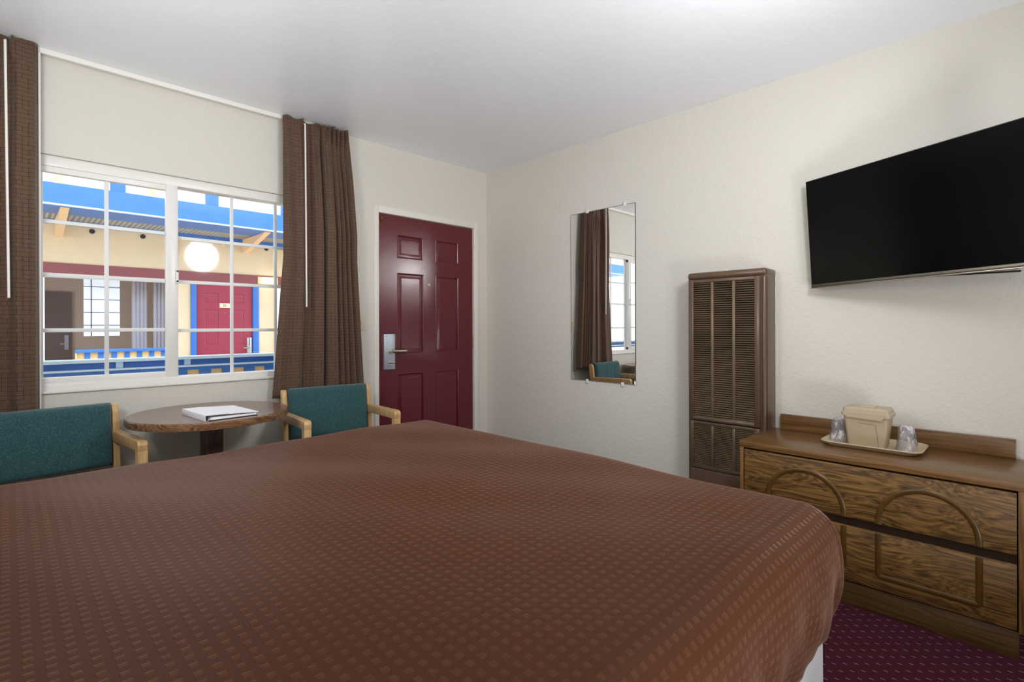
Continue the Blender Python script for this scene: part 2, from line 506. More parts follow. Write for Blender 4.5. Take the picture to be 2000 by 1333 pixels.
# ---------------------------------------------------------------- window
win = thing('window_1', ((WX0+WX1)/2, YW+0.05, WZ0), 'white sliding window with a grid of panes above the round table', 'window', kind='structure')
m = MB()
FY0, FY1 = YW+0.020, YW+0.10
m.box(WX0, WX1, FY0, FY1, WZ0, WZ0+0.034, 0.004)
m.box(WX0, WX1, FY0, FY1, 1.968, WZ1, 0.004)
m.box(WX0, WX0+0.045, FY0, FY1, WZ0, WZ1, 0.004)
m.box(WX1-0.045, WX1, FY0, FY1, WZ0, WZ1, 0.004)
m.build('window_frame', M['vinyl'], win)
m = MB(); m.box(WX0-0.01, WX1+0.01, YW-0.012, FY1, WZ0-0.012, WZ0+0.002, 0.004)
m.build('window_sill', M['vinyl'], win)
m = MB()  # sliding left sash (nearer track)
S0, S1 = YW+0.028, YW+0.062
m.box(WX0+0.03, 0.680, S0, S1, WZ0+0.012, 0.936, 0.004)
m.box(WX0+0.03, 0.680, S0, S1, 1.940, 1.995, 0.004)
m.box(0.624, 0.680, S0-0.006, S1, WZ0+0.012, 1.995, 0.005)
m.box(WX0+0.03, WX0+0.075, S0, S1, WZ0+0.012, 1.995, 0.004)
m.build('sliding_sash', M['vinyl'], win)
m = MB()  # fixed right sash
m.box(0.655, 0.690, YW+0.066, YW+0.09, WZ0+0.02, 1.99, 0.004)
m.box(1.445, 1.475, YW+0.066, YW+0.09, WZ0+0.02, 1.99, 0.004)
m.build('fixed_sash', M['vinyl'], win)
for nm, x0, x1, z0, z1, y in (('pane_grid', WX0+0.075, 0.624, 0.936, 1.940, YW+0.048), ('pane_grid', 0.690, 1.445, 0.905, 1.968, YW+0.078)):
    m = MB()
    for x in ((0.114, 0.367) if x0 < 0 else (0.969, 1.224)):
        m.box(x-0.009, x+0.009, y-0.006, y+0.006, z0, z1, 0.002)
    for z in ((1.167, 1.440, 1.702) if x0 < 0 else (1.163, 1.440, 1.689)):
        m.box(x0, x1, y-0.0055, y+0.0055, z-0.0095, z+0.0095, 0.002)
    m.build(nm, M['muntin'], win)
    g = MB(); g.box(x0-0.004, x1+0.004, y+0.008, y+0.012, z0-0.004, z1+0.004)
    g.build('glass', M['pane'], win, smooth=False)
m = MB(); m.box(0.668, 0.680, S0-0.022, S0-0.004, 1.425, 1.505, 0.003)
la = m.build('latch', M['white_plastic'], win)
m = MB()
for z in (1.437, 1.493): m.cyl((0.674, S0-0.0245, z), 0.005, 0.003, 'y', 10)
m.build('screw', M['black'], la)

# ---------------------------------------------------------------- door
door = thing('door_1', (2.365, YW+0.03, 0), 'glossy burgundy six-panel door with a steel lock in the corner', 'door', kind='structure')
SX0, SX1, SZ1 = 1.924, 2.812, 2.008
DY = YW + 0.006          # room face of the slab
def panel_door(mb, x0, x1, z0, z1, yf, thick, panels, groove=0.016, depth=0.010, back=False):
    """slab with sunk moulded panels: grid of frame boxes plus raised fields"""
    s = 1 if not back else 1
    xs = sorted({x0, x1} | {p[0] for p in panels} | {p[1] for p in panels})
    zs = sorted({z0, z1} | {p[2] for p in panels} | {p[3] for p in panels})
    # core behind
    mb.box(x0, x1, yf+depth+0.001, yf+thick, z0, z1)
    for i in range(len(xs)-1):
        for j in range(len(zs)-1):
            a, b, c, d = xs[i], xs[i+1], zs[j], zs[j+1]
            cx, cz = (a+b)/2, (c+d)/2
            if any(p[0] < cx < p[1] and p[2] < cz < p[3] for p in panels): continue
            t = bmesh.new()
            bmesh.ops.create_cube(t, size=1)
            for v in t.verts:
                v.co = Vector(((a+b)/2+v.co.x*(b-a), yf+(depth+0.002)/2+v.co.y*(depth+0.002), (c+d)/2+v.co.z*(d-c)))
            mb._merge(t)
    for p in panels:
        a, b, c, d = p
        g, w = groove, 0.030
        def ring(o, y): return [(a+o, y, c+o), (b-o, y, c+o), (b-o, y, d-o), (a+o, y, d-o)]
        mb.loft([ring(0, yf), ring(0.004, yf-0.002), ring(0.010, yf+0.001), ring(0.014, yf+depth), ring(g, yf+depth), ring(w+0.008, yf+0.0015), ring(w+0.010, yf+0.0015)], cap0=False, cap1=True)
PAN = [(2.078, 2.312, 1.697, 1.873), (2.432, 2.660, 1.697, 1.873), (2.078, 2.318, 0.978, 1.586), (2.432, 2.663, 0.978, 1.586),
       (2.078, 2.318, 0.19, 0.828), (2.432, 2.663, 0.19, 0.828)]
m = MB(); panel_door(m, SX0, SX1, 0.008, SZ1, DY, 0.044, PAN)
m.build('door_slab', M['door'], door, angle=25)
m = MB(); m.box(1.955, 2.046, DY-0.024, DY-0.001, 0.866, 1.126, 0.003)
lk = m.build('lock_plate', M['steel'], door)
m = MB(); m.cyl((2.002, DY-0.060, 1.000), 0.012, 0.038, 'y', 16)
m.tube([(1.998, DY-0.058, 1.001), (2.03, DY-0.062, 1.001), (2.118, DY-0.060, 1.000)], 0.0115, 12)
m.build('lever_handle', M['nickel'], lk)
m = MB(); m.cyl((2.004, DY-0.034, 0.918), 0.010, 0.012, 'y', 14); m.box(1.990, 2.034, DY-0.044, DY-0.034, 0.912, 0.924, 0.003)
m.build('thumb_turn', M['nickel'], lk)
m = MB()
for x in (1.968, 2.034): m.cyl((x, DY-0.0255, 1.112), 0.003, 0.003, 'y', 8)
m.build('screw', M['black'], lk)
m = MB(); m.cyl((2.366, DY-0.005, 1.512), 0.009, 0.008, 'y', 16)
ph = m.build('peephole', M['nickel'], door)
m = MB(); m.cyl((2.366, DY-0.0065, 1.512), 0.0045, 0.003, 'y', 12); m.build('lens', M['black'], ph)
m = MB(); m.box(1.935, 1.962, DY-0.010, DY-0.001, 1.965, 1.985, 0.002); m.tube([(1.945, DY-0.012, 1.974), (1.965, DY-0.022, 1.980), (1.990, DY-0.016, 1.986)], 0.004, 8)
m.build('hook_latch', M['brass'], door)
for z in (1.745, 1.005):
    m = MB()
    for k in range(3): m.cyl((2.8185, DY-0.006, z+k*0.033), 0.0055, 0.031, 'z', 10)
    m.box(2.812, 2.830, DY-0.002, DY+0.002, z, z+0.097)
    m.build('hinge', M['hinge'], door)
# casing
m = MB()
m.box(1.882, 1.919, YW-0.010, YW+T, 0, 2.062, 0.003)
m.box(2.822, 2.868, YW-0.010, YW+T, 0, 2.062, 0.003)
m.box(1.919, 2.822, YW-0.0097, YW+T, 2.014, 2.0617, 0.003)
m.box(1.917, 1.923, YW+0.060, YW+T, 0, 2.014); m.box(2.815, 2.824, YW+0.060, YW+T, 0, 2.014)
struct('trim_1', m, M['trim'], 'cream casing around the burgundy door', 'door frame')
m = MB(); m.box(1.745, 1.815, YW-0.007, YW, 1.155, 1.268, 0.002)
sw = tag(m.build('light_switch', M['beige_plastic']), 'beige light switch plate between the right curtain and the door', 'light switch')
m = MB(); m.box(1.773, 1.785, YW-0.014, YW-0.005, 1.20, 1.224, 0.002); m.build('toggle', M['beige_plastic'], sw)

# ---------------------------------------------------------------- curtain track and curtains
m = MB(); m.box(-0.43, 1.66, 3.290, 3.314, 2.484, ZC-0.0005, 0.002)
tag(m.build('curtain_track', M['white_plastic']), 'white curtain track running along the ceiling above the window', 'curtain track')

def catmull(ctrl, f):
    k = 0
    while k < len(ctrl)-2 and ctrl[k+1][0] < f: k += 1
    p1, p2 = ctrl[k], ctrl[k+1]
    t = (f-p1[0])/max(1e-6, (p2[0]-p1[0])); t = min(max(t, 0), 1)
    t = t*t*(3-2*t)
    return p1[1]+(p2[1]-p1[1])*t

def curtain(name, label, x_top, x_mid, x_bot, z0, z1, folds, pleats, yc, wand, group):
    root = thing(name, ((x_bot[0]+x_bot[1])/2, yc, z1), label, 'curtain', group)
    NU, NV = 260, 80
    bm = bmesh.new(); uvl = bm.loops.layers.uv.new('UVMap')
    grid, uvs = [], []
    for j in range(NV+1):
        v = j/NV; z = z1 + (z0-z1)*v
        if v < 0.5:
            t = v/0.5; xa = x_top[0]+(x_mid[0]-x_top[0])*t; xb = x_top[1]+(x_mid[1]-x_top[1])*min(1, t*1.25)**0.7
        else:
            t = (v-0.5)/0.5; xa = x_mid[0]+(x_bot[0]-x_mid[0])*t; xb = x_mid[1]+(x_bot[1]-x_mid[1])*t
        row, acc, prev, ur = [], 0.0, None, []
        for i in range(NU+1):
            f = i/NU
            head = max(0.0, 1-(z1-z)/0.13)
            amp = 0.55+0.45*min(1, (z1-z)/0.35)
            y = yc - catmull(folds, f)*amp
            y -= 0.006*math.sin(f*31+z*1.7)*math.sin(z*2.1+f*4)*(1-head)
            # pinched header
            hp = sum(math.exp(-((f-c)/0.012)**2) for c in pleats)
            y -= head*0.028*hp
            below = max(0.0, min(1, (z1-z-0.08)/0.12))*max(0.0, 1-(z1-z-0.2)/0.5)
            y += 0.016*below*sum(math.exp(-((f-c)/0.022)**2) for c in pleats)
            y = min(y, 3.284)
            zz = z + (0.006*math.sin(f*PI*9)*(1 if j == 0 else 0))
            if j == 0: zz -= 0.010*catmull([(0, 0), (0.35, 0.3), (0.5, 0.8), (0.6, 0), (1, 0.2)], f)
            zz = max(zz, z1-0.03) if j == 0 else zz
            x = xa + (xb-xa)*f
            p = Vector((x, y, zz))
            if prev is not None: acc += math.hypot(p.x-prev.x, p.y-prev.y)
            prev = p
            row.append(bm.verts.new(p)); ur.append(acc)
        grid.append(row); uvs.append(ur)
    ref = uvs[NV//2]
    for j in range(NV):
        for i in range(NU):
            fc = bm.faces.new((grid[j][i], grid[j+1][i], grid[j+1][i+1], grid[j][i+1]))
            fc.smooth = True
            for lp, (jj, ii) in zip(fc.loops, ((j, i), (j+1, i), (j+1, i+1), (j, i+1))):
                lp[uvl].uv = (ref[ii]*1.0, (z0-z1)*(jj/NV))
    me = bpy.data.meshes.new('cloth'); bm.to_mesh(me); bm.free(); me.materials.append(M['curtain'])
    o = bpy.data.objects.new('cloth', me); COL.objects.link(o); attach(o, root)
    md = o.modifiers.new('thick', 'SOLIDIFY'); md.thickness = 0.0025; md.offset = 0
    # wand hanging from the header
    wx0, wz0, wx1, wz1, wy = wand
    mb = MB(); mb.tube([(wx0, wy, wz0), ((wx0+wx1)/2, wy-0.002, (wz0+wz1)/2), (wx1, wy, wz1)], 0.0050, 10)
    mb.tube([(wx0, wy, wz0), (wx0+0.002, wy+0.012, wz0+0.008), (wx0+0.003, wy+0.03, wz0+0.006)], 0.0022, 6)
    mb.build('wand', M['white_plastic'], root)
    return root
FR = [(0, .002), (.06, .030), (.16, .026), (.24, .034), (.30, -.010), (.36, -.012), (.42, .026), (.50, .030), (.535, -.018), (.56, .036), (.66, .040), (.70, .000),
      (.735, .030), (.77, .004), (.80, .034), (.835, .004), (.87, .034), (.905, .006), (.94, .034), (.97, .030), (1.0, -.006)]
PR = [.27, .46, .52, .59, .66, .74, .81, .88, .95]
cr = curtain('curtain', 'brown brick-patterned curtain hanging between the window and the burgundy door', (1.220, 1.652), (1.222, 1.715), (1.152, 1.772), 0.742, 2.500,
             FR, PR, 3.268, (1.338, 2.462, 1.345, 1.308, 3.212), 'brown window curtains')
FL = [(0, 0), (.08, .034), (.16, .0), (.24, .034), (.33, .0), (.42, .034), (.50, 0), (.58, .034), (.66, .030), (.74, -.012), (.80, .000), (.86, .034), (.93, .020), (.965, .026), (1.0, .0)]
PL = [.1, .2, .3, .4, .5, .6, .7, .835]
cl = curtain('curtain', 'brown brick-patterned curtain at the left edge of the photo', (-0.42, 0.103), (-0.42, 0.104), (-0.42, 0.106), 0.742, 2.510,
             FL, PL, 3.268, (-0.006, 2.466, 0.004, 1.314, 3.212), 'brown window curtains')
m = MB()
m.box(0.104, 0.1125, 3.276, 3.284, 0.745, 2.478)
m.build('lining', M['lining'], cl)
cl.children[-1]['label'] = 'white lining edge'

# ---------------------------------------------------------------- mirror on the right wall
mir = thing('wall_mirror', (XW, 2.115, 0.793), 'tall frameless mirror clipped to the right wall beside the door corner', 'mirror')
m = MB(); m.box(XW-0.0065, XW-0.0005, 1.8438, 2.3882, 0.7908, 2.0022); m.build('mirror_edge', M['tv_frame'], mir, smooth=False)
m = MB(); m.box(XW-0.008, XW-0.003, 1.846, 2.386, 0.793, 2.000, 0.0012, 1)
m.build('mirror_glass', M['mirror'], mir, smooth=False)
for y, z, s in ((2.236, 2.000, 1), (1.924, 2.000, 1), (2.240, 0.793, -1), (1.944, 0.793, -1)):
    m = MB(); m.box(XW-0.012, XW-0.001, y-0.011, y+0.011, z-0.008 if s > 0 else z-0.020, z+0.020 if s > 0 else z+0.008, 0.003)
    m.build('mirror_clip', M['clip'], mir)

# ---------------------------------------------------------------- wall heater
ht = thing('wall_heater', (XW-0.07, 1.19, 0.03), 'tall brown louvred wall heater between the mirror and the dresser', 'heater')
HX = 2.822; Y0, Y1 = 0.975, 1.405; Z0h, Z1h = 0.03, 1.487
m = MB()
m.box(HX+0.006, XW-0.001, Y0, Y0+0.035, Z0h, Z1h-0.016, 0.008)
m.box(HX+0.006, XW-0.001, Y1-0.014, Y1, Z0h, Z1h-0.016, 0.004)
m.box(HX+0.05, XW-0.001, Y0+0.01, Y1-0.004, Z0h, Z1h-0.02)
m.build('housing', M['heater'], ht)
m = MB(); m.box(HX-0.003, XW-0.001, Y0-0.003, Y1+0.003, 1.447, Z1h, 0.016, 4)
m.build('top_cap', M['heater'], ht)
m = MB(); m.box(HX-0.001, HX+0.03, Y0, Y0+0.022, Z0h, 1.447, 0.009, 3)
m.build('corner_moulding', M['heater'], ht)
GY = [(1.372, 1.270), (1.254, 1.150), (1.135, 1.034)]
def grille(name, z0, z1, fz0, fz1, n):
    mb = MB()
    mb.box(HX, HX+0.012, 1.372, 1.393, fz0, fz1, 0.002); mb.box(HX, HX+0.012, 1.006, 1.034, fz0, fz1, 0.003)
    mb.box(HX+0.0004, HX+0.012, 1.033, 1.373, z1, fz1-0.0005, 0.002); mb.box(HX+0.0004, HX+0.012, 1.033, 1.373, fz0+0.0005, z0, 0.002)
    g = mb.build(name, M['heater'], ht)
    mb = MB()
    for (a, b) in GY:
        for k in range(n):
            z = z0+(k+0.5)*(z1-z0)/n
            h = (z1-z0)/n
            mb.prism([(HX+0.001, z-h*0.12), (HX+0.003, z-h*0.24), (HX+0.016, z+h*0.34), (HX+0.014, z+h*0.46)], 'y', b, a)
    mb.build('louvres', M['heater_slat'], g, smooth=False)
    mb = MB()
    for y in (1.262, 1.1425): mb.box(HX-0.001, HX+0.012, y-0.008, y+0.008, z0, z1, 0.002)
    mb.build('divider_bar', M['mullion'], g)
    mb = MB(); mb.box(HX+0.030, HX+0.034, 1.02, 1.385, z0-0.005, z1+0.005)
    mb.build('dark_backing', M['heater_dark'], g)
    return g
grille('upper_grille', 0.668, 1.428, 0.640, 1.447, 62)
grille('lower_grille', 0.386, 0.618, 0.366, 0.636, 24)
m = MB(); m.box(HX, HX+0.012, 1.006, 1.393, Z0h, 0.363, 0.003)
m.build('kick_plate', M['heater'], ht)
m = MB(); m.box(HX-0.003, HX+0.002, 1.034, 1.372, 0.646, 0.660, 0.002)
m.build('trim_strip', M['mullion'], ht)
m = MB(); m.box(2.900, 2.912, 1.205, 1.222, 1.485, 1.503, 0.002)
m.build('tab', M['clip'], ht)

# ---------------------------------------------------------------- dresser
dr = thing('dresser', (2.74, 0.50, 0), 'low oak-veneer dresser with arched mouldings under the television', 'dresser')
FX = 2.521
m = MB(); m.box(FX-0.004, XW-0.004, 0.010, 0.992, 0.598, 0.629, 0.003)
m.build('dresser_top', M['oak_top'], dr)
m = MB(); m.box(XW-0.024, XW-0.004, 0.046, 0.946, 0.629, 0.709, 0.0015)
m.build('backboard', M['oak_top'], dr)
for y0, y1 in ((0.974, 0.990), (0.012, 0.034)):
    m = MB(); m.box(FX-0.002, XW-0.006, y0, y1, 0.098, 0.598, 0.001)
    m.build('side_panel', M['oak_z'], dr)
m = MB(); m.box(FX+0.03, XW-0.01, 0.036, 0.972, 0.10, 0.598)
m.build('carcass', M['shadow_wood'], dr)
m = MB(); m.box(FX+0.012, XW-0.02, 0.034, 0.970, 0.0, 0.098, 0.001)
m.build('plinth', M['shaded_oak_plinth'], dr)
def halfround(y, z, n): pass
MP = [(-0.0105, -0.002), (-0.0105, 0.001), (-0.008, 0.0035), (-0.004, 0.0052), (0.002, 0.0052), (0.0065, 0.0036), (0.0105, 0.001), (0.0105, -0.002)]
DY0, DY1 = 0.038, 0.970
for (z0, z1, up) in ((0.372, 0.590, True), (0.106, 0.338, False)):
    root_d = MB()
    if True:
        root_d.box(FX, FX+0.028, DY0, DY1, z0, z1, 0.0015)
    else:
        root_d.prism([(FX, z0), (FX+0.028, z0), (FX+0.028, z1+0.012), (FX+0.020, z1+0.012), (FX+0.001, z1-0.006)], 'y', DY0, DY1)
    d = root_d.build('drawer', M['oak_y'], dr)
    for yc in (0.713, 0.288):
        r = 0.152
        if up:
            pts = [(yc+r, z0+0.001)] + [(yc+r*math.cos(a), 0.386+0.150*math.sin(a)) for a in [PI*k/28 for k in range(29)]] + [(yc-r, z0+0.001)]
        else:
            pts = [(yc-r, z1-0.004), (yc-r, 0.166), (yc-r+0.004, 0.160), (yc+r-0.004, 0.160), (yc+r, 0.166), (yc+r, z1-0.004)]
        mb = MB()
        mb.sweep(pts, MP, M=Matrix.Translation((FX, 0, 0)))
        mb.build('moulding', M['oak_mould'], d)
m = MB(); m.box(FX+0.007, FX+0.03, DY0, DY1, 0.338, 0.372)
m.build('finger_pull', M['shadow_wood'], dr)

# ---------------------------------------------------------------- tray, ice bucket, wrapped cups
ZT = 0.629
def rrect(cx, cy, hx, hy, r, z, n=6, cham=False):
    pts = []
    for sx, sy, a0 in ((1, 1, 0), (-1, 1, 90), (-1, -1, 180), (1, -1, 270)):
        for k in range(n+1):
            a = R(a0+90*k/n)
            pts.append((cx+sx*(hx-r)+r*math.cos(a), cy+sy*(hy-r)+r*math.sin(a), z))
    return pts
m = MB()
tx, ty = 2.797, 0.506
m.loft([rrect(tx, ty, 0.100, 0.160, 0.035, ZT+0.0004), rrect(tx, ty, 0.106, 0.166, 0.038, ZT+0.004), rrect(tx, ty, 0.126, 0.188, 0.045, ZT+0.021), rrect(tx, ty, 0.124, 0.186, 0.044, ZT+0.024),
        rrect(tx, ty, 0.104, 0.164, 0.038, ZT+0.008), rrect(tx, ty, 0.098, 0.158, 0.035, ZT+0.007)])
tag(m.build('serving_tray', M['tray'], angle=60), 'tan plastic tray on the dresser holding the bucket and cups', 'tray')
bk = thing('ice_bucket', (2.778, 0.520, ZT+0.0075), 'tan lidded plastic ice bucket standing on the tray', 'ice bucket')
m = MB()
by = 0.520
def bring(x0, x1, y0, y1, z, r=0.012): return rrect((x0+x1)/2, (y0+y1)/2, (x1-x0)/2, (y1-y0)/2, r, z)
m.loft([bring(2.734, 2.826, 0.453, 0.588, ZT+0.0078, 0.010), bring(2.732, 2.828, 0.451, 0.590, ZT+0.012), bring(2.716, 2.842, 0.436, 0.606, ZT+0.148), bring(2.720, 2.838, 0.440, 0.602, ZT+0.150)])
bd = m.build('bucket_body', M['bin'], bk, angle=30)
m = MB()  # pressed line on the front
m.box(2.7185, 2.724, 0.4755, 0.4775, ZT+0.016, ZT+0.116, M=Matrix.Translation((0, 0, 0)))
m = MB()
def lp(y, z): return (2.7325-(z-ZT-0.01)*0.118-0.0006, y, z)
m.tube([lp(0.474, ZT+0.014), lp(0.482, ZT+0.112)], 0.0013, 6); m.tube([lp(0.482, ZT+0.112), lp(0.548, ZT+0.116)], 0.0013, 6)
m.build('pressed_line', plain('tan_groove', rgb(150, 128, 96), 0.6), bd)
m = MB()
m.loft([bring(2.713, 2.845, 0.433, 0.609, ZT+0.145), bring(2.709, 2.849, 0.429, 0.613, ZT+0.147), bring(2.709, 2.849, 0.429, 0.613, ZT+0.160), bring(2.714, 2.844, 0.434, 0.608, ZT+0.163),
        bring(2.715, 2.843, 0.435, 0.607, ZT+0.176), bring(2.722, 2.836, 0.442, 0.600, ZT+0.184, 0.010)])
m.prism([(0.600, ZT+0.149), (0.587, ZT+0.139), (0.460, ZT+0.134), (0.450, ZT+0.149)], 'x', 2.708, 2.714)
ld = m.build('bucket_lid', M['bin'], bk, angle=30)
m = MB(); m.box(2.745, 2.825, 0.490, 0.550, ZT+0.1835, ZT+0.1865, 0.001)
m.build('lid_tab', M['tray'], ld)
def cup(x, y, lab, seed):
    random.seed(seed)
    root = thing('wrapped_cup', (x, y, ZT+0.0075), lab, 'cup', 'plastic-wrapped cups on the tray')
    zb = ZT+0.0078
    mb = MB(); mb.lathe((x, y, zb), [(0.0335, 0), (0.0345, 0.002), (0.0245, 0.098), (0.023, 0.099)], 32, cap0=False)
    mb.build('tumbler', M['film'], root)
    rings = []
    N = 40
    prof = [(0.0395, 0.001), (0.0375, 0.012), (0.036, 0.03), (0.034, 0.055), (0.031, 0.08), (0.028, 0.100), (0.020, 0.108), (0.006, 0.110)]
    ph = [random.uniform(0, 6) for _ in range(4)]
    for r, z in prof:
        ring = []
        for i in range(N):
            th = 2*PI*i/N
            rr = r*(1+0.05*math.sin(3*th+ph[0]+z*40)+0.04*math.sin(5*th+ph[1]-z*55)+0.03*math.sin(9*th+ph[2]+z*80))
            ring.append((x+rr*math.cos(th), y+rr*math.sin(th), zb+z))
        rings.append(ring)
    mb = MB(); mb.loft(rings, cap0=False); mb.build('film_wrap', M['film'], root, angle=60)
    return root
cup(2.800, 0.640, 'plastic-wrapped clear cup left of the ice bucket', 3)
cup(2.785, 0.383, 'plastic-wrapped clear cup right of the ice bucket', 5)
random.seed(7)

# ---------------------------------------------------------------- television
TVW, TVH = 0.965, 0.540
Rm = Matrix.Rotation(R(-109.6), 4, 'Z') @ Matrix.Rotation(R(-1.4), 4, 'Y') @ Matrix.Rotation(R(2.8), 4, 'X')
tv = thing('television', (2.906, 0.786, 1.372), 'black flat-screen television mounted on the right wall above the dresser', 'television', rot=Rm.to_euler(), local=True)
m = MB(); m.box(0, TVW, 0.004, 0.030, 0, TVH, 0.003)
m.build('casing', M['tv_frame'], tv)
m = MB(); m.box(0.22, 0.75, 0.030, 0.060, 0.06, 0.40, 0.010)
m.build('back_housing', M['black'], tv)
m = MB(); m.box(0.006, TVW-0.006, 0.0, 0.006, 0.018, TVH-0.005)
m.build('screen', M['tv_screen'], tv, smooth=False)
m = MB(); m.box(0.004, TVW-0.004, -0.003, 0.006, 0.003, 0.016, 0.001); m.build('silver_strip', M['tv_strip'], tv)
m = MB(); m.box(0.0, TVW, -0.002, 0.012, -0.003, 0.002, 0.001); m.build('lower_edge', M['nickel'], tv)
LOCAL.discard(tv.name)
m = MB(); m.box(XW-0.02, XW-0.0005, 0.05, 0.33, 1.44, 1.80, 0.003)
m.box(XW-0.04, XW-0.018, 0.03, 0.30, 1.398, 1.405, 0.002)
m.tube([(XW-0.02, 0.20, 1.60), (2.87, 0.16, 1.60), (2.80, 0.28, 1.60), (2.785, 0.34, 1.60)], 0.014, 10)
m.build('swivel_mount', M['black'], tv)

# ---------------------------------------------------------------- round table and binder
tcx, tcy, tr = 0.745, 2.955, 0.360
tb = thing('round_table', (tcx, tcy, 0), 'round walnut laminate pedestal table under the window', 'table')
m = MB(); m.lathe((tcx, tcy, 0), [(tr-0.003, 0.7485), (tr-0.004, 0.750), (0.0001, 0.750)], 96, cap0=False); m.build('table_surface', M['walnut_top'], tb)
m = MB(); m.lathe((tcx, tcy, 0), [(tr-0.010, 0.712), (tr-0.002, 0.714), (tr, 0.719), (tr, 0.745), (tr-0.003, 0.7487), (0.001, 0.7487)], 96); m.build('table_edge', M['walnut_edge'], tb)
m = MB(); m.box(tcx-0.043, tcx+0.043, tcy-0.043, tcy+0.043, 0.05, 0.713, 0.003); m.build('pedestal', M['walnut_post'], tb)
m = MB(); m.box(tcx-0.27, tcx+0.27, tcy-0.035, tcy+0.035, 0.0, 0.05, 0.008); m.box(tcx-0.035, tcx+0.035, tcy-0.27, tcy+0.27, 0.0, 0.0495, 0.008)
m.build('cross_base', M['walnut_post'], tb)
bn = thing('ring_binder', (0.745, 2.80, 0.7505), 'white ring binder lying on the round table', 'binder', rot=Euler((0, 0, R(5))), local=True)
# local: x from spine (left) to fore-edge (right), y depth
W2, D2, H2 = 0.118, 0.150, 0.028
m = MB(); m.box(-W2, W2, -D2, D2, 0, 0.003, 0.001); m.build('lower_cover', M['binder'], bn)
m = MB(); m.box(-W2-0.002, -W2+0.002, -D2, D2, 0, H2, 0.001); m.build('spine', M['binder'], bn)
m = MB()
m.prism([(-W2, H2-0.003), (-0.05, H2-0.005), (W2, 0.014), (W2, 0.017), (-0.05, H2-0.001), (-W2, H2)], 'y', -D2, D2); m.build('upper_cover', M['binder'], bn)
m = MB(); m.prism([(-W2+0.012, 0.0035), (W2-0.008, 0.0035), (W2-0.010, 0.011), (-W2+0.03, 0.014)], 'y', -D2+0.008, D2-0.008); m.build('pages', M['paper'], bn)
m = MB()
for y in (-0.108, 0.0, 0.108):
    m.tube([(-W2+0.018+0.012*math.cos(a), y, 0.015+0.0115*math.sin(a)) for a in [2*PI*k/16 for k in range(17)]], 0.002, 6)
m.box(-W2+0.010, -W2+0.026, -D2+0.006, D2-0.006, 0.003, 0.007, 0.001)
m.build('ring_mechanism', M['steel'], bn)
m = MB(); m.box(-W2+0.001, -W2+0.010, -D2-0.0006, -D2+0.003, 0.002, H2-0.003); m.box(-W2+0.012, W2-0.004, -D2-0.0005, -D2+0.003, 0.0002, 0.0030)
m.build('dark_edge', M['edge_dark'], bn)

# ---------------------------------------------------------------- chairs (built once, copied)
CW = 0.285
ch = thing('armchair', (1.432, 2.915, 0), 'teal upholstered wooden armchair between the round table and the burgundy door', 'chair', 'teal armchairs by the window', rot=Euler((0, 0, R(-5.0))), local=True)
def post_profile():
    # side view (y, z) of the rear post: leans back above the seat, rounded top
    return [(0.165, 0.0), (0.205, 0.0), (0.222, 0.42), (0.258, 0.74), (0.262, 0.785), (0.254, 0.798), (0.240, 0.800), (0.222, 0.790), (0.214, 0.76), (0.180, 0.42)]
for s in (-1, 1):
    x0, x1 = (s*CW-s*0.040, s*CW) if s > 0 else (s*CW, s*CW-s*0.040)
    m = MB(); m.prism(post_profile(), 'x', min(x0, x1)+0.006, max(x0, x1)-0.006, 0.004); m.build('rear_leg', M['beech'], ch)
    m = MB(); m.prism([(-0.200, 0.0), (-0.162, 0.0), (-0.160, 0.640), (-0.206, 0.640)], 'x', min(x0, x1), max(x0, x1), 0.005); m.build('front_leg', M['beech'], ch)
    m = MB(); m.prism([(0.236, 0.668), (0.222, 0.618), (-0.160, 0.622), (-0.206, 0.622), (-0.208, 0.655), (-0.200, 0.668), (-0.186, 0.674)], 'x', min(x0, x1)-0.001, max(x0, x1)+0.001, 0.006, 3); m.build('armrest', M['beech'], ch)
    m = MB(); m.prism([(-0.162, 0.33), (0.178, 0.33), (0.184, 0.385), (-0.162, 0.385)], 'x', min(x0, x1)+0.008, max(x0, x1)-0.008, 0.003); m.build('side_rail', M['beech'], ch)
m = MB(); m.box(-CW+0.04, CW-0.04, -0.198, -0.176, 0.325, 0.385, 0.003); m.build('front_rail', M['beech'], ch)
m = MB(); m.box(-CW+0.04, CW-0.04, 0.182, 0.204, 0.325, 0.385, 0.003); m.build('back_rail', M['beech'], ch)

